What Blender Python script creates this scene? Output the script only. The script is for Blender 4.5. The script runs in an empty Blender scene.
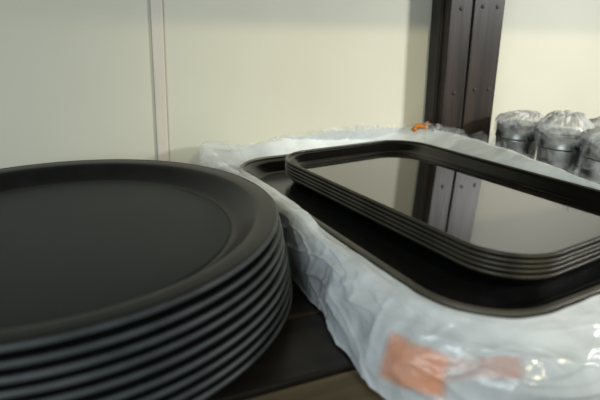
import bpy, bmesh, math, random
from mathutils import Vector, Matrix, noise

random.seed(4)
S = bpy.context.scene
COL = S.collection
PI = math.pi

# ------------------------------------------------------------------ helpers
def link(o, parent=None):
    COL.objects.link(o)
    if parent: o.parent = parent
    return o

def build(name, verts, faces, mat, parent=None, smooth=True, loc=None, rotz=0):
    me = bpy.data.meshes.new(name)
    me.from_pydata(verts, [], faces)
    me.update()
    bm = bmesh.new(); bm.from_mesh(me)
    bmesh.ops.recalc_face_normals(bm, faces=bm.faces)
    bm.to_mesh(me); bm.free()
    if smooth:
        for p in me.polygons: p.use_smooth = True
    if mat: me.materials.append(mat)
    o = bpy.data.objects.new(name, me)
    link(o, parent)
    if loc: o.location = loc
    o.rotation_euler.z = rotz
    return o

def tag(o, label=None, cat=None, group=None, kind=None):
    if label: o['label'] = label
    if cat: o['category'] = cat
    if group: o['group'] = group
    if kind: o['kind'] = kind
    return o

def empty(name, loc=(0, 0, 0), rotz=0):
    o = bpy.data.objects.new(name, None)
    o.empty_display_size = .02
    link(o); o.location = loc; o.rotation_euler.z = rotz
    return o

def copy_tree(o, parent=None):
    c = o.copy(); COL.objects.link(c); c.parent = parent
    for ch in list(o.children): copy_tree(ch, c)
    return c

def box_bm(bm, x0, x1, y0, y1, z0, z1, bevel=0.0):
    r = bmesh.ops.create_cube(bm, size=1)
    for v in r['verts']:
        v.co = Vector(((x0 + x1) / 2 + v.co.x * (x1 - x0), (y0 + y1) / 2 + v.co.y * (y1 - y0), (z0 + z1) / 2 + v.co.z * (z1 - z0)))
    if bevel:
        es = list({e for v in r['verts'] for e in v.link_edges})
        bmesh.ops.bevel(bm, geom=es, offset=bevel, segments=2, affect='EDGES', profile=.6)

def bm_obj(name, bm, mat, parent=None, smooth=False):
    me = bpy.data.meshes.new(name); bm.to_mesh(me); bm.free()
    if mat: me.materials.append(mat)
    if smooth:
        for p in me.polygons: p.use_smooth = True
    o = bpy.data.objects.new(name, me)
    return link(o, parent)

def rings_mesh(rings, close=False, cap0=False, cap1=False):
    verts, faces = [], []
    n = len(rings[0])
    for r in rings: verts += r
    m = len(rings)
    for i in range(m if close else m - 1):
        a, b = i * n, ((i + 1) % m) * n
        for j in range(n):
            k = (j + 1) % n
            faces.append((a + j, a + k, b + k, b + j))
    if cap0: faces.append(tuple(range(n - 1, -1, -1)))
    if cap1: faces.append(tuple(range((m - 1) * n, m * n)))
    return verts, faces

def circle(r, z, n=160):
    return [(r * math.cos(2 * PI * j / n), r * math.sin(2 * PI * j / n), z) for j in range(n)]

def rrect(a, b, k, d, z, n=14):
    # rounded rectangle with half sizes a (x) and b (y), corner radius k, inset by d
    kk = max(k - d, .004); A, B = a - d, b - d
    out = []
    for q, (sx, sy) in enumerate(((1, 1), (-1, 1), (-1, -1), (1, -1))):
        cx, cy = sx * (A - kk), sy * (B - kk)
        for i in range(n + 1):
            t = PI / 2 * (q + i / n)
            out.append((cx + kk * math.cos(t), cy + kk * math.sin(t), z))
    return out

# ------------------------------------------------------------------ materials
def mat(name):
    m = bpy.data.materials.new(name); m.use_nodes = True
    nt = m.node_tree; b = nt.nodes['Principled BSDF']
    return m, nt, b

def N(nt, t, **kw):
    n = nt.nodes.new(t)
    for k, v in kw.items():
        if k in n.inputs: n.inputs[k].default_value = v
        else: setattr(n, k, v)
    return n

def coords(nt, scale=(1, 1, 1)):
    tc = N(nt, 'ShaderNodeTexCoord'); mp = N(nt, 'ShaderNodeMapping')
    mp.inputs['Scale'].default_value = scale
    nt.links.new(tc.outputs['Object'], mp.inputs['Vector'])
    return mp.outputs['Vector']

def mottled(name, c1, c2, scale=20, rough=.5, stretch=(1, 1, 1), bump=0, bscale=None, spec=.5, ior=1.5, detail=4, lo=.35, hi=.65, coat=0, metal=0, coat_rough=.05):
    m, nt, b = mat(name)
    v = coords(nt, stretch)
    no = N(nt, 'ShaderNodeTexNoise', Scale=scale, Detail=detail)
    nt.links.new(v, no.inputs['Vector'])
    cr = N(nt, 'ShaderNodeValToRGB')
    cr.color_ramp.elements[0].position = lo; cr.color_ramp.elements[1].position = hi
    cr.color_ramp.elements[0].color = (*c1, 1); cr.color_ramp.elements[1].color = (*c2, 1)
    nt.links.new(no.outputs['Fac'], cr.inputs['Fac'])
    nt.links.new(cr.outputs['Color'], b.inputs['Base Color'])
    b.inputs['Roughness'].default_value = rough
    b.inputs['Specular IOR Level'].default_value = spec
    b.inputs['IOR'].default_value = ior
    b.inputs['Metallic'].default_value = metal
    b.inputs['Coat Weight'].default_value = coat
    b.inputs['Coat Roughness'].default_value = coat_rough
    if bump:
        n2 = N(nt, 'ShaderNodeTexNoise', Scale=bscale or scale, Detail=3)
        nt.links.new(v, n2.inputs['Vector'])
        bp = N(nt, 'ShaderNodeBump', Strength=bump, Distance=.001)
        nt.links.new(n2.outputs['Fac'], bp.inputs['Height'])
        nt.links.new(bp.outputs['Normal'], b.inputs['Normal'])
    return m

M_wall = mottled('cream_paint', (.59, .58, .465), (.625, .615, .50), 4, .55, bump=.15, bscale=60)
M_strip = mottled('beige_batten', (.60, .555, .47), (.64, .595, .51), 8, .5)
M_round = mottled('black_rubbery_plastic', (.007, .0072, .0068), (.010, .0102, .0098), 60, .33, bump=.12, bscale=900, spec=.32)
M_redge = mottled('lit_rim_edge', (.050, .056, .056), (.085, .093, .094), 30, .42, bump=.1, bscale=500)  # paler blue grey paints in the light catching the round tray rims
M_mat, nt, b = mat('non_slip_rubber')
v = coords(nt)
n1 = N(nt, 'ShaderNodeTexNoise', Scale=9.0, Detail=5); nt.links.new(v, n1.inputs['Vector'])
cr = N(nt, 'ShaderNodeValToRGB')
cr.color_ramp.elements[0].position = .3; cr.color_ramp.elements[0].color = (.012, .0155, .0165, 1)
cr.color_ramp.elements[1].position = .66; cr.color_ramp.elements[1].color = (.0175, .022, .023, 1)
e = cr.color_ramp.elements.new(.74); e.color = (.045, .052, .055, 1)
nt.links.new(n1.outputs['Fac'], cr.inputs['Fac']); nt.links.new(cr.outputs['Color'], b.inputs['Base Color'])
b.inputs['Roughness'].default_value = .55
n2 = N(nt, 'ShaderNodeTexNoise', Scale=700.0); nt.links.new(v, n2.inputs['Vector'])
bp = N(nt, 'ShaderNodeBump', Strength=.3, Distance=.0005); nt.links.new(n2.outputs['Fac'], bp.inputs['Height']); nt.links.new(bp.outputs['Normal'], b.inputs['Normal'])

M_tray = mottled('dark_brown_laminate', (.006, .005, .004), (.010, .008, .006), 12, .05, ior=2.9, stretch=(1, 6, 1))
M_traywall = mottled('black_laminate_wall', (.003, .0028, .0024), (.004, .0038, .0032), 12, .22)
M_edge = mottled('tan_tray_edge', (.034, .031, .022), (.055, .050, .036), 25, .35, spec=.3)
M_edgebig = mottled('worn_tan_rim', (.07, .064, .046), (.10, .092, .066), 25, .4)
M_big = mottled('black_tray_face', (.005, .0055, .006), (.008, .0085, .009), 14, .22, bump=.1, bscale=400)
M_shelf = mottled('dark_stained_shelf_wood', (.012, .010, .008), (.026, .021, .016), 9, .35, stretch=(.25, 6, 6), bump=.2, bscale=30)
M_oak = mottled('brown_front_wood', (.085, .064, .030), (.17, .13, .068), 12, .5, stretch=(.3, 5, 5), bump=.2, bscale=30)
M_brass = mottled('brass_inlay', (.20, .14, .05), (.30, .22, .09), 20, .35, metal=.7)
M_post = mottled('dark_stained_post_wood', (.013, .010, .008), (.038, .028, .021), 16, .38, spec=.3, stretch=(5, 5, .35), bump=.3, bscale=24)
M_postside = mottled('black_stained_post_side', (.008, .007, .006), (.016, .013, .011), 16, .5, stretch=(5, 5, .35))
M_nail = mottled('dark_nail_hole', (.003, .003, .003), (.006, .005, .005), 50, .6)
M_steel = mottled('brushed_steel', (.30, .30, .29), (.42, .42, .40), 30, .34, metal=1.0, stretch=(1, 1, .1))
M_steeldark = mottled('dark_steel_band', (.16, .16, .155), (.24, .24, .23), 30, .35, metal=1.0)
M_floor = mottled('grey_floor', (.10, .09, .08), (.16, .15, .13), 3, .6)

def film(name, tint, base_alpha=None, attr=None, rough=.18, nscale=22, bumpd=.004, strength=.7, var=.25, stretch=(1, 1, 1)):
    m, nt, b = mat(name)
    v = coords(nt, stretch)
    nz = N(nt, 'ShaderNodeTexNoise', Scale=nscale, Detail=6, Roughness=.6, Distortion=1.2)
    nt.links.new(v, nz.inputs['Vector'])
    b.inputs['Base Color'].default_value = (*tint, 1)
    b.inputs['Roughness'].default_value = rough
    b.inputs['Specular IOR Level'].default_value = .7
    mr = N(nt, 'ShaderNodeMapRange'); mr.inputs['From Min'].default_value = .3; mr.inputs['From Max'].default_value = .7
    mr.inputs['To Min'].default_value = -var; mr.inputs['To Max'].default_value = var
    nt.links.new(nz.outputs['Fac'], mr.inputs['Value'])
    ad = N(nt, 'ShaderNodeMath', operation='ADD', use_clamp=True)
    nt.links.new(mr.outputs['Result'], ad.inputs[0])
    if attr:
        at = N(nt, 'ShaderNodeAttribute', attribute_name=attr); nt.links.new(at.outputs['Fac'], ad.inputs[1])
    else: ad.inputs[1].default_value = base_alpha
    nt.links.new(ad.outputs[0], b.inputs['Alpha'])
    vo = N(nt, 'ShaderNodeTexVoronoi', Scale=nscale * 1.1); vo.feature = 'DISTANCE_TO_EDGE'
    nt.links.new(v, vo.inputs['Vector'])
    n3 = N(nt, 'ShaderNodeTexNoise', Scale=nscale * 2.2, Detail=4, Distortion=2.0); nt.links.new(v, n3.inputs['Vector'])
    bp = N(nt, 'ShaderNodeBump', Strength=strength, Distance=bumpd)
    mx = N(nt, 'ShaderNodeMath', operation='MULTIPLY_ADD'); mx.inputs[1].default_value = .5
    nt.links.new(vo.outputs['Distance'], mx.inputs[0]); nt.links.new(n3.outputs['Fac'], mx.inputs[2])
    nt.links.new(mx.outputs[0], bp.inputs['Height'])
    nt.links.new(bp.outputs['Normal'], b.inputs['Normal'])
    return m

M_bag = film('milky_plastic_film', (.80, .85, .86), attr='layers', rough=.12, nscale=10, var=.16, bumpd=.0026, strength=.75)
M_cupbag = film('clear_crinkled_film', (.80, .81, .80), attr='layers', rough=.15, nscale=34, var=.30, bumpd=.004, strength=.8)
M_print = film('orange_print_behind_film', (1.0, .42, .22), attr='layers', rough=.3, nscale=9, var=.22)
M_pink = film('pink_print_behind_film', (.88, .50, .40), attr='layers', rough=.3, nscale=12, var=.3)
M_tag = mottled('orange_tape', (.55, .16, .01), (.75, .26, .02), 60, .4)

# ------------------------------------------------------------------ setting
ALPHA = math.atan(.424)                 # direction of wall and shelf boards
E1 = Vector((math.cos(ALPHA), math.sin(ALPHA), 0)); NW = Vector((math.sin(ALPHA), -math.cos(ALPHA), 0))
ORG = Vector((0, .80, 0)) - E1 * (.80 * math.sin(ALPHA))     # wall point with s = 0
def wp(s, off, z): return ORG + E1 * s + NW * off + Vector((0, 0, z))

def wall_box(name, s0, s1, o0, o1, z0, z1, m, parent=None, bevel=0, lean=0, local=False):
    """box lying along the wall: s along it, off out of it"""
    bm = bmesh.new(); box_bm(bm, s0, s1, -o1, -o0, z0, z1, bevel)
    o = bm_obj(name, bm, m, parent)
    if not parent:
        o.location = ORG; o.rotation_euler.z = ALPHA
    return o

w = wall_box('wall_back', -1.6, 2.2, -.08, 0, -.9, 1.4, M_wall); tag(w, kind='structure')
fl = wall_box('floor', -1.6, 2.2, 0, 3.0, -.94, -.9, M_floor); tag(fl, kind='structure')

# cover strip over the joint between wall panels
bm = bmesh.new(); box_bm(bm, -.0085, .0085, -.0035, .0, -.02, .9, .0025)
t = bm_obj('trim_1', bm, M_strip); t.location = wp(.082, 0.0, 0) ; t.rotation_euler = (0, math.radians(1.8), ALPHA)
tag(t, kind='structure')

# ------------------------------------------------------------------ shelf
shelf = empty('wooden_shelf', ORG, ALPHA)
tag(shelf, 'dark wooden shelf of wide boards against the cream wall', 'shelf')
W = .0865; g = .0035
edge0 = (.80 - .409) * math.cos(ALPHA)            # distance from wall of the visible joint
joints = [edge0 - 4 * (W), edge0 - 3 * W, edge0 - 2 * W, edge0 - W, edge0, edge0 + W]
for i in range(5):
    a = max(joints[i], 0.001) if i == 0 else joints[i]
    bm = bmesh.new(); box_bm(bm, -1.4, 1.9, -(joints[i + 1] - g / 2), -(a + g / 2), -.022, 0, .002)
    bm_obj('board', bm, M_shelf, shelf)
bm = bmesh.new(); box_bm(bm, -1.4, 1.9, -(edge0 + .0014), -(edge0 - .0014), -.012, -.0012)
tag(bm_obj('inlay_strip', bm, M_brass, shelf), 'thin brass line in the joint between boards')
# front board, lighter
bm = bmesh.new(); box_bm(bm, -1.4, 1.9, -(edge0 + W + .14), -(edge0 + W + g / 2), -.026, -.002, .003)
tag(bm_obj('front_board', bm, M_oak, shelf), 'lighter olive brown front board')

# shelf above, outside the picture: it keeps the top of the wall in shade
up = empty('upper_shelf', ORG, ALPHA)
tag(up, 'upper dark shelf board above the trays', 'shelf')
bm = bmesh.new(); box_bm(bm, -1.4, 1.9, -.55, -.001, .64, .665, .002); bm_obj('board', bm, M_shelf, up)

# ------------------------------------------------------------------ post
post = empty('shelf_post', wp(.622, 0, 0.001), ALPHA)
tag(post, 'dark brown wooden upright post of two nailed planks standing against the wall', 'post')
post.rotation_euler.y = math.radians(-2.4)
dz = -.17 * math.tan(math.radians(2.4)) * 0
L0, L1, L2 = -.052, -.0045, .0635
def pbox(name, x0, x1, o0, o1, m, bev=.0012, z1=.633):
    bm = bmesh.new(); box_bm(bm, x0, x1, -o1, -o0, .004, z1, bev)
    return bm_obj(name, bm, m, post)
pbox('core', L0 - .005, L2 - .004, .001, .030, M_postside)
p1 = pbox('plank', L0, L1 - .0022, .0302, .045, M_post)
p2 = pbox('plank', L1 + .0022, L2, .0302, .045, M_post)
pbox('batten', L0 - .0070, L0 - .0040, .004, .028, M_postside)
def nail(x, z, parent):
    vs, fs = rings_mesh([circle(.0034, .0003, 14), circle(.0030, .0009, 14), circle(.0005, .0002, 14)], cap0=True, cap1=True)
    vs = [(x + a, -.0451 - c, z + b_) for a, b_, c in vs]
    build('nail', vs, fs, M_nail, parent)
for z in (.166, .305, .045, .44):
    nail(L0 + .022, z, p1)
    nail(L1 + .020, z + .003, p2); nail(L1 + .052, z + .002, p2)

# ------------------------------------------------------------------ round trays
R = .207
def round_tray():
    root = empty('round_tray')
    top = [(0, -.0030), (.0006, -.0012), (.0018, -.0002), (.0040, .0), (.012, -.0002), (.0185, -.0006), (.0205, -.0014), (.024, -.0045),
           (.031, -.0110), (.038, -.0165), (.0415, -.0185), (.0445, -.0192), (.060, -.0192)]
    rings = [circle(R - d, z) for d, z in top]
    und = [(.060, -.0218), (.047, -.0218), (.040, -.0205), (.032, -.0150), (.025, -.0088), (.0195, -.0052), (.006, -.0046), (.0012, -.0046)]
    rings += [circle(R - d, z) for d, z in und]
    # one closed skin: rim, slope, floor and underside
    m = len(top)
    n = len(rings[0])
    verts = [v for r in rings for v in r]; faces = []
    for i in range(len(rings)):
        if i == m - 1: continue
        a, b_ = i * n, ((i + 1) % len(rings)) * n
        for j in range(n):
            k = (j + 1) % n; faces.append((a + j, a + k, b_ + k, b_ + j))
    faces.append(tuple(range((m - 1) * n, m * n))); faces.append(tuple(range((m + 1) * n - 1, m * n - 1, -1)))
    build('tray_body', verts, faces, M_round, root)
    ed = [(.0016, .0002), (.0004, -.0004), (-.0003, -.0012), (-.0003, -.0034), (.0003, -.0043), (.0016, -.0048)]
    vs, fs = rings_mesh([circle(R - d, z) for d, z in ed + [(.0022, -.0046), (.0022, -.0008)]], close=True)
    tag(build('rim_edge', vs, fs, M_redge, root), 'rim edge painted greyer as if lit')
    vs, fs = rings_mesh([circle(R - .0455, -.0191), circle(R - .0462, -.0186), circle(R - .050, -.0185), circle(R - .08, -.0185)], cap1=True)
    tag(build('non_slip_mat', vs, fs, M_mat, root), 'blue grey rubber surface')
    return root

rt = round_tray()
names = ['topmost, its whole face in view', 'second from the top', 'third from the top', 'fourth from the top', 'middle one, fifth from the top',
         'fourth from the bottom', 'third from the bottom', 'second from the bottom', 'lowest, standing on the shelf board']
P9 = .00962
for i in range(9):
    o = rt if i == 0 else copy_tree(rt)
    sh = .0145 * (i / 8) ** .8
    o.location = (-.227 + sh + (0 if i == 0 else random.uniform(-.0008, .0008)), .416 + (0 if i == 0 else random.uniform(-.001, .001)), .099 - P9 * i)
    o.rotation_euler.z = i * .7
    tag(o, 'black round serving tray in the left stack, ' + names[i], 'tray', 'stack of black round trays')

# ------------------------------------------------------------------ rectangular trays
def rect_tray(name, a, b, k, depth, slope, lipw, mface, mwall, medge, thick=.0016):
    root = empty(name)
    h = depth
    # rim edge (own look): a rolled lip
    lip = [(.0012, -.0034), (0, -.0026), (0, -.0008), (.0010, 0), (lipw, 0), (lipw + .0008, -.0008), (lipw + .0012, -.0030), (.0030, -.0038)]
    rings = [rrect(a, b, k, d, z) for d, z in lip]
    vs, fs = rings_mesh(rings, close=True)
    build('rim_edge', vs, fs, medge, root)
    # sloping wall
    w_ = [(lipw + .0006, -.0010), (lipw + slope * .35, -h * .42), (lipw + slope * .75, -h * .84), (lipw + slope * .92, -h * .96), (lipw + slope * 1.12, -h)]
    top = [rrect(a, b, k, d, z) for d, z in w_]
    bot = [rrect(a, b, k, d + (-.0016 if i < 4 else 0), z - thick) for i, (d, z) in enumerate(w_)][::-1]
    vs, fs = rings_mesh(top + bot, close=True)
    build('side_wall', vs, fs, mwall, root)
    # flat face
    d0 = lipw + slope * 1.08
    rr = [rrect(a, b, k, d0, -h - thick), rrect(a, b, k, d0, -h + .0001), rrect(a, b, k, d0 + .0006, -h + .0003), rrect(a, b, k, d0 + .004, -h + .0003), rrect(a, b, k, d0 + .02, -h + .0003)]
    vs, fs = rings_mesh(rr, cap0=True, cap1=True)
    build('tray_face', vs, fs, mface, root)
    return root

TH = -1.0169
sm = rect_tray('rectangular_tray', .2055, .131, .059, .0155, .014, .0030, M_tray, M_traywall, M_edge)
P5 = .0048
nm = ['topmost with mirror-like face', 'second from the top', 'middle one', 'second from the bottom', 'lowest']
for i in range(5):
    o = sm if i == 0 else copy_tree(sm)
    o.location = (.175 + random.uniform(-.0006, .0006) * (i > 0), .579 + random.uniform(-.0006, .0006) * (i > 0), .094 - P5 * i)
    o.rotation_euler.z = TH
    tag(o, 'small glossy dark brown rectangular tray in the stack of five, ' + nm[i], 'tray', 'stack of small glossy rectangular trays')

BC = Vector((.149, .5626, 0)); BTH = math.radians(-61.1); BA, BB, BK = .245, .165, .07
RZ = .079
bg = rect_tray('large_rectangular_tray', BA, BB, BK, .0217, .022, .0050, M_big, M_traywall, M_edgebig)
for i in range(7):
    o = bg if i == 0 else copy_tree(bg)
    o.location = (BC.x, BC.y, RZ - .0092 * i)
    o.rotation_euler.z = BTH
    if i == 0: tag(o, 'large black rectangular tray in the plastic bag, holding the small glossy trays', 'tray', 'large trays in the plastic bag')
    else: tag(o, 'large black rectangular tray inside the plastic bag, under the top large tray', 'tray', 'large trays in the plastic bag')

# ------------------------------------------------------------------ plastic bag round the large trays
def perim(n):
    """points on the rim outline with outward normals, arc fraction starting at the left middle, going to the near side"""
    a, b, k = BA, BB, BK
    segs = []
    pts = []
    # local x: far(-) .. near(+), local y: left(-) .. right(+)
    def arc(cx, cy, t0, t1, L): segs.append(('a', cx, cy, t0, t1, L))
    def line(p, q, nrm): segs.append(('l', p, q, nrm, 0, math.dist(p, q)))
    q = PI / 2 * k
    line((0, -b), (a - k, -b), (0, -1)); arc(a - k, -(b - k), -PI / 2, 0, q)
    line((a, -(b - k)), (a, b - k), (1, 0)); arc(a - k, b - k, 0, PI / 2, q)
    line((a - k, b), (-(a - k), b), (0, 1)); arc(-(a - k), b - k, PI / 2, PI, q)
    line((-a, b - k), (-a, -(b - k)), (-1, 0)); arc(-(a - k), -(b - k), PI, 1.5 * PI, q)
    line((-(a - k), -b), (0, -b), (0, -1))
    T = sum(s[5] for s in segs)
    for j in range(n):
        u = j / n * T
        for s in segs:
            if u <= s[5]: break
            u -= s[5]
        f = u / s[5]
        if s[0] == 'l':
            p = (s[1][0] + (s[2][0] - s[1][0]) * f, s[1][1] + (s[2][1] - s[1][1]) * f); nr = s[3]
        else:
            t = s[3] + (s[4] - s[3]) * f; p = (s[1] + k * math.cos(t), s[2] + k * math.sin(t)); nr = (math.cos(t), math.sin(t))
        pts.append((p, nr))
    return pts, T

# keys:  fraction, lip_in, crest_out, crest_z, mid_out, bottom_out, layers(top), layers(outer)
KEYS = [
    (0.00, .003, .016, -.004, .020, .014, .86, .66),
    (0.035, -.001, .016, -.008, .022, .018, .88, .64),
    (0.08, -.001, .014, -.009, .026, .028, .90, .62),
    (0.14, -.001, .010, -.010, .034, .038, .92, .66),
    (0.20, -.001, .020, -.014, .042, .050, .93, .74),
    (0.27, -.001, .026, -.014, .050, .060, .94, .80),
    (0.36, -.001, .018, .000, .048, .060, .94, .80),
    (0.43, -.001, .012, .017, .032, .040, .9, .8),
    (0.48, .000, .030, .020, .034, .03, .85, .8),
    (0.53, .000, .050, .021, .052, .03, .80, .8),
    (0.60, .000, .064, .021, .064, .03, .80, .8),
    (0.66, .000, .072, .021, .072, .03, .85, .8),
    (0.715, .000, .066, .022, .068, .04, .9, .8),
    (0.76, .000, .050, .018, .050, .03, .9, .8),
    (0.795, .000, .034, .014, .042, .03, .85, .8),
    (0.822, .001, .034, .010, .040, .03, .55, .5),
    (0.850, .002, .062, .026, .050, .03, .30, .3),
    (0.875, .003, .040, .018, .042, .03, .34, .3),
    (0.905, .005, .020, .004, .028, .03, .50, .45),
    (0.945, .006, .017, -.002, .020, .024, .80, .62),
    (0.975, .005, .016, -.004, .018, .018, .84, .64),
]
def key(f):
    ks = KEYS + [(1.0 + KEYS[0][0],) + KEYS[0][1:]]
    for a, b in zip(ks, ks[1:]):
        if a[0] <= f <= b[0]:
            t = (f - a[0]) / (b[0] - a[0]); t = t * t * (3 - 2 * t)
            return [a[i] + (b[i] - a[i]) * t for i in range(1, 8)]
    return list(ks[-1][1:])

def ridge(x): return 1 - abs(x) * 2
rotB = Matrix.Rotation(BTH, 3, 'Z')
NT, NS = 900, 84
def bag_point(j, f, p, nr, s):
    li, co, cz, mo, bo, l0, l1 = key(f)
    ins = min(1, max(0, (li + .001) / .004))
    prof = [(.0012 - (li + .0012) * ins, -.0030 + .0052 * ins), (.0040, -.0036 + .0072 * ins), (co, cz + .001), (max(mo, co * .8), -.034), (bo, -RZ + .003)]
    cuts = [0, .10, .32, .66, 1.0]
    for q in range(4):
        if s <= cuts[q + 1]: break
    t = (s - cuts[q]) / (cuts[q + 1] - cuts[q])
    # catmull rom through the five points
    P0 = prof[max(q - 1, 0)]; P1 = prof[q]; P2 = prof[q + 1]; P3 = prof[min(q + 2, 4)]
    def cm(i):
        return .5 * (2 * P1[i] + (P2[i] - P0[i]) * t + (2 * P0[i] - 5 * P1[i] + 4 * P2[i] - P3[i]) * t * t + (-P0[i] + 3 * P1[i] - 3 * P2[i] + P3[i]) * t ** 3)
    off, z = cm(0), cm(1)
    near_stack = max(0, 1 - abs(((f + .5) % 1) - .465) / .085)        # lies smooth against the round trays
    hang = max(0, 1 - abs(f - .26) / .12)
    amp = min(1, s / .22) ; amp2 = min(1, max(0, (s - .12)) / .3)
    u = f * T
    # long folds running down the film, and finer crumples
    long_ = noise.noise(Vector((u * 42, s * 1.6, 3.1))); l2 = ridge(noise.noise(Vector((u * 26 + s * 1.5, s * 2.2, 9.4))))
    fine = ridge(noise.noise(Vector((u * 60, s * 9, 1.7)))); ff = noise.noise(Vector((u * 130, s * 22, 5.0)))
    big = noise.noise(Vector((u * 11, s * 1.2, 12.0)))
    d = amp2 * (.0018 * long_ + .0024 * (l2 - .5) + .006 * big) + amp2 * (.0006 * fine + .0003 * ff)
    c1 = max(0, 1 - 7 * abs(noise.noise(Vector((u * 9 + s * 3, s * 2.0 - u * 4, 41.))))) ** 1.6
    c2 = max(0, 1 - 8 * abs(noise.noise(Vector((u * 13 - s * 2.5, s * 2.6 + u * 5, 57.))))) ** 1.6
    c3 = max(0, 1 - 7 * abs(noise.noise(Vector((u * 30, s * 2.0, 73.))))) ** 1.5
    off = off + (d + amp2 * (.0026 * c1 + .0020 * c2 + (.0014 + .0050 * hang) * c3)) * (1 - .75 * near_stack)
    off = max(off, .0015) if s > .12 else off
    zz = RZ + z + amp * .0016 * noise.noise(Vector((u * 34, s * 4, 20.))) + (.0009 * noise.noise(Vector((u * 50, 2.0, 30.))) if s < .2 else 0)
    zz = max(zz, .0025)
    v = rotB @ Vector((p[0] + nr[0] * off, p[1] + nr[1] * off, 0))
    lay = l0 + (l1 - l0) * min(1, max(0, (s - .3) / .4))
    return (BC.x + v.x, BC.y + v.y, zz), lay

per, T = perim(NT)
verts, lays, faces = [], [], []
for i in range(NS + 1):
    for j, (p, nr) in enumerate(per):
        v, l = bag_point(j, j / NT, p, nr, i / NS); verts.append(v); lays.append(l)
WY = .80
def keep_off_wall(v):
    # the film lies against the wall, never through it
    q = Vector(v) - ORG; o = q.dot(NW)
    lim = .004
    s = q.dot(E1)
    if .545 < s < .70: lim = .051
    if o < lim: q2 = Vector(v) + NW * (lim - o); return tuple(q2)
    return v
verts = [keep_off_wall(v) for v in verts]
for i in range(NS):
    for j in range(NT):
        k = (j + 1) % NT; faces.append((i * NT + j, i * NT + k, (i + 1) * NT + k, (i + 1) * NT + j))
bag_root = empty('plastic_bag', (BC.x, BC.y, .002))
tag(bag_root, 'crumpled milky plastic bag wrapped around the large rectangular trays, pulled open over their rim', 'plastic bag')
off3 = Vector((BC.x, BC.y, .002))
bag = build('film', [tuple(Vector(v) - off3) for v in verts], faces, M_bag, bag_root)
at = bag.data.attributes.new('layers', 'FLOAT', 'POINT')
for i, l in enumerate(lays): at.data[i].value = l

def fringe(f0, f1, nu=420, nv=14):
    vs, fs, la = [], [], []
    for i in range(nv + 1):
        for j in range(nu + 1):
            f = f0 + (f1 - f0) * j / nu; b = i / nv
            x = f * NT; j0 = int(x) % NT; p, nr = per[j0]
            v, _ = bag_point(j0, f, p, nr, .30)
            e = math.sin(PI * j / nu) ** .4
            h = (.006 + .013 * max(0, noise.noise(Vector((f * 34, 1.0, 8.))) + .35)) * e
            o = .0035 * noise.noise(Vector((f * 90, b * 2.2, 4.))) + .0022 * noise.noise(Vector((f * 210, b * 4, 14.)))
            n3 = rotB @ Vector((nr[0], nr[1], 0))
            q = Vector(v) + n3 * (o * b + .004 * b - .001) + Vector((0, 0, h * b - .0015))
            vs.append(tuple(Vector(keep_off_wall(tuple(q))) - off3)); la.append(.34 - .22 * b)
    for i in range(nv):
        for j in range(nu):
            a = i * (nu + 1) + j; fs.append((a, a + 1, a + nu + 2, a + nu + 1))
    o = build('bag_mouth', vs, fs, M_cupbag, bag_root)
    at = o.data.attributes.new('layers', 'FLOAT', 'POINT')
    for i, l in enumerate(la): at.data[i].value = l
    return o
tag(fringe(.40, .835), 'clear crinkled loose edge of the bag mouth')

# blurred orange print seen on the near left side of the film
def patch(name, f0, f1, s0, s1, m, nu=60, nv=26, lift=.0009, base=.62):
    vs, fs = [], []
    for i in range(nv + 1):
        for j in range(nu + 1):
            a, b = j / nu, i / nv
            f = f0 + (f1 - f0) * a; sa = s0(a) + (s1(a) - s0(a)) * b
            x = f * NT; j0 = int(x) % NT; fr = x - int(x)
            (pa, na), (pb, nb) = per[j0], per[(j0 + 1) % NT]
            p = (pa[0] * (1 - fr) + pb[0] * fr, pa[1] * (1 - fr) + pb[1] * fr); nr = Vector((na[0] * (1 - fr) + nb[0] * fr, na[1] * (1 - fr) + nb[1] * fr)).normalized()
            v, _ = bag_point(j0, f, p, (nr.x, nr.y), sa)
            nv3 = rotB @ Vector((nr.x, nr.y, 0))
            vs.append(tuple(Vector(v) + nv3 * lift * .8 + Vector((0, 0, lift * .6)) - off3))
    for i in range(nv):
        for j in range(nu):
            a = i * (nu + 1) + j; fs.append((a, a + 1, a + nu + 2, a + nu + 1))
    o = build(name, vs, fs, m, bag_root)
    at = o.data.attributes.new('layers', 'FLOAT', 'POINT')
    for i in range(nv + 1):
        for j in range(nu + 1):
            a, b = j / nu, i / nv
            e = min(1, min(a, 1 - a) / .22, min(b, 1 - b) / .22); wv = .5 + .5 * noise.noise(Vector((a * 3, b * 3, 5.5)))
            at.data[i * (nu + 1) + j].value = (base + .5 * (wv - .5)) * e - .35 * (1 - e)
    return o
pr = patch('orange_print', .117, .146, lambda a: .56 - .06 * math.sin(a * 3.1), lambda a: .92 - .10 * a * a, M_print)
tag(pr, 'orange print blurred behind the film')
pr = patch('pink_print', .138, .168, lambda a: .54 - .14 * a, lambda a: .80 - .22 * a, M_pink, base=.34)
tag(pr, 'pale pink print blurred behind the film')

# orange tape end on the far right corner of the bag
bm = bmesh.new()
pts = []
for i in range(13):
    a = i / 12
    pts.append((-.016 + .034 * a, .004 * math.sin(a * 7), .002 + .004 * math.sin(a * 5) ** 2 + .006 * a))
vs, fs = [], []
for i, (x, y, z) in enumerate(pts):
    wd = .006 + .002 * math.sin(i * 1.7)
    vs += [(x, y - wd, z), (x, y - wd * .2, z + .006), (x, y + wd, z + .001 * math.sin(i)), (x, y, z - .0012)]
for i in range(12):
    for q in range(4):
        a = i * 4 + q; b_ = i * 4 + (q + 1) % 4
        fs.append((a, b_, b_ + 4, a + 4))
fs.append((3, 2, 1, 0)); fs.append((48, 49, 50, 51))
tp = build('orange_tape', vs, fs, M_tag, bag_root, loc=tuple(Vector((.2165, .868, .0965)) - off3), rotz=.5)
tag(tp, 'crumpled orange tape end')

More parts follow.
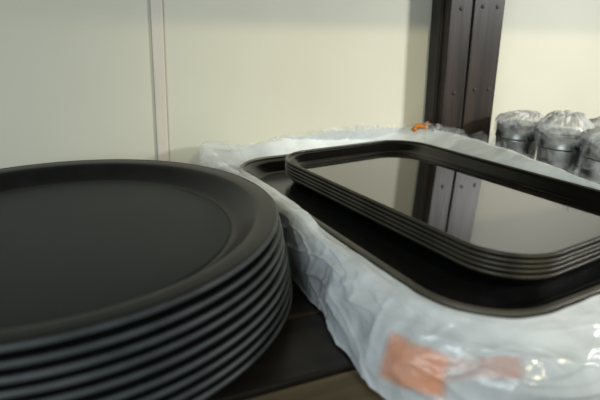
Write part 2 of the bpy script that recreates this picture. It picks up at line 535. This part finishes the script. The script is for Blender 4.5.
# ------------------------------------------------------------------ steel cups in bags
def cup():
    root = empty('steel_cup')
    r = .0375
    prof = [(0.0001, .003), (.026, .003), (.0285, .0), (.0305, .002), (.032, .02), (.0345, .055), (.0362, .088), (.0362, .0895)]
    inner = [(.0350, .0895), (.0335, .055), (.030, .006), (.0001, .006)]
    rings = [circle(a, z, 56) for a, z in prof + inner]
    vs, fs = rings_mesh(rings, cap0=True, cap1=True)
    build('cup_body', vs, fs, M_steel, root)
    rim = [(.0364, .0900), (.0375, .0895), (.0378, .0925), (.0372, .0935), (.0376, .1115), (.0383, .1130), (.0381, .1150), (.0368, .1150), (.0362, .1120), (.0354, .0905)]
    vs, fs = rings_mesh([circle(a, z, 56) for a, z in rim], close=True)
    tag(build('rim_band', vs, fs, M_steeldark, root), 'wide darker steel band with rolled edges')
    return root

def cup_bag(seed, root, peak):
    """film pulled over the cup and twisted to a small peak"""
    n, m = 110, 46
    vs, la = [], []
    for i in range(m + 1):
        s = i / m
        for j in range(n):
            a = 2 * PI * j / n
            # radius and height: peak, shoulder over the rim, down the side
            if s < .12: rr = .0035 + .002 * s / .12; z = .115 + peak[2] - .010 * (s / .12) ** 1
            elif s < .5:
                t = (s - .12) / .38; rr = .0055 + (.041 - .0055) * t ** .8; z = .115 + (peak[2] - .010) * (1 - t ** 1.6) ** 1.3 + .0035 + .007 * math.sin(PI * t) ** .6
            else:
                t = (s - .5) / .5; rr = .041 + .001 * math.sin(t * 3); z = .1185 - .075 * t
            q = Vector((math.cos(a), math.sin(a), 0))
            wv = noise.noise(Vector((q.x * 2.6, q.y * 2.6, seed + s * 1.5))); wf = ridge(noise.noise(Vector((q.x * 7, q.y * 7, seed * 2 + s * 5))))
            fall = min(1, s / .15)
            rr2 = rr + fall * (.0035 * max(wv, -.25) + .0016 * (wf - .3))
            zz = z + fall * (1 if s < .55 else .3) * (.004 * wv + .0045 * (wf - .5))
            if rr2 > .030 and s >= .40: rr2 = max(rr2, .0392)
            if .14 < s < .6: zz = max(zz, .1165)
            k = max(0, 1 - s / .5) ** 1.3
            vs.append((rr2 * q.x + peak[0] * k, rr2 * q.y + peak[1] * k, zz))
            la.append(.62 if s < .46 else (max(.62 - (s - .46) * 3.2, .03)))
    fs = []
    for i in range(m):
        for j in range(n):
            k = (j + 1) % n; fs.append((i * n + j, i * n + k, (i + 1) * n + k, (i + 1) * n + j))
    o = build('cup_bag', vs, fs, M_cupbag)
    at = o.data.attributes.new('layers', 'FLOAT', 'POINT')
    for i, l in enumerate(la): at.data[i].value = l
    return o

c0 = cup()
spots = [((.392, .862), 'beside the dark post', (.020, -.004, .020)), ((.434, .786), 'second from the post', (.002, .002, .034)),
         ((.470, .713), 'nearest the camera at the right edge', (.010, .0, .024)), ((.520, .806), 'behind the others', (-.004, .0, .020))]
for i, ((x, y), wh, pk) in enumerate(spots):
    o = c0 if i == 0 else copy_tree(c0)
    o.location = (x, y, .0005); o.rotation_euler.z = i * .8
    tag(o, 'steel cup wrapped in clear film, ' + wh, 'cup', 'bagged steel cups')
    bgc = cup_bag(7.3 * i + 2, None, pk); bgc.location = (x, y, .0005)
    tag(bgc, 'clear crumpled plastic film over the steel cup ' + wh, 'plastic bag', 'film over the steel cups')

# ------------------------------------------------------------------ light
def area(name, loc, target, size, power, col=(1, 1, 1), sy=None):
    l = bpy.data.lights.new(name, 'AREA'); l.energy = power; l.color = col; l.size = size
    if sy: l.shape = 'RECTANGLE'; l.size_y = sy
    o = bpy.data.objects.new(name, l); COL.objects.link(o); o.location = loc
    o.rotation_euler = (Vector(target) - Vector(loc)).to_track_quat('-Z', 'Y').to_euler()
    return o
def spot(name, loc, target, power, col, angle, blend, soft):
    l = bpy.data.lights.new(name, 'SPOT'); l.energy = power; l.color = col
    l.spot_size = math.radians(angle); l.spot_blend = blend; l.shadow_soft_size = soft
    o = bpy.data.objects.new(name, l); COL.objects.link(o); o.location = loc
    o.rotation_euler = (Vector(target) - Vector(loc)).to_track_quat('-Z', 'Y').to_euler()
    return o
spot('side_lamp', (2.25, .20, .85), (.70, .76, .10), 200, (.98, .99, .98), 42, 1.0, .12)
spot('ceiling_lamp', wp(.55, 2.2, 1.75), wp(.80, 0, .12), 90, (1, .87, .52), 40, .8, .035)
area('room_light', (-.85, -1.3, .75), (.0, .5, .08), 1.0, 21, (.84, .95, 1))
wd = bpy.data.worlds.new('room_ambient'); S.world = wd; wd.use_nodes = True
wd.node_tree.nodes['Background'].inputs['Color'].default_value = (.93, .97, .98, 1)
wd.node_tree.nodes['Background'].inputs['Strength'].default_value = .25

# ------------------------------------------------------------------ camera
cd = bpy.data.cameras.new('camera'); cam = bpy.data.objects.new('camera', cd); COL.objects.link(cam)
p, r = .3376, .018
c, s = math.cos(r), math.sin(r)
R0 = Vector((1, 0, 0)); U0 = Vector((0, math.sin(p), math.cos(p))); F = Vector((0, math.cos(p), -math.sin(p)))
rt_, up_ = c * R0 + s * U0, -s * R0 + c * U0
M = Matrix((rt_, up_, -F)).transposed().to_4x4(); M.translation = Vector((0, 0, .264))
cam.matrix_world = M
cd.sensor_width = 36; cd.lens = 28.8; cd.clip_start = .01
cd.dof.use_dof = True; cd.dof.focus_distance = .62; cd.dof.aperture_fstop = 4.5
S.camera = cam
S.view_settings.view_transform = 'Standard'; S.view_settings.look = 'None'
S.view_settings.exposure = 0; S.view_settings.gamma = 1; S.view_settings.use_curve_mapping = False
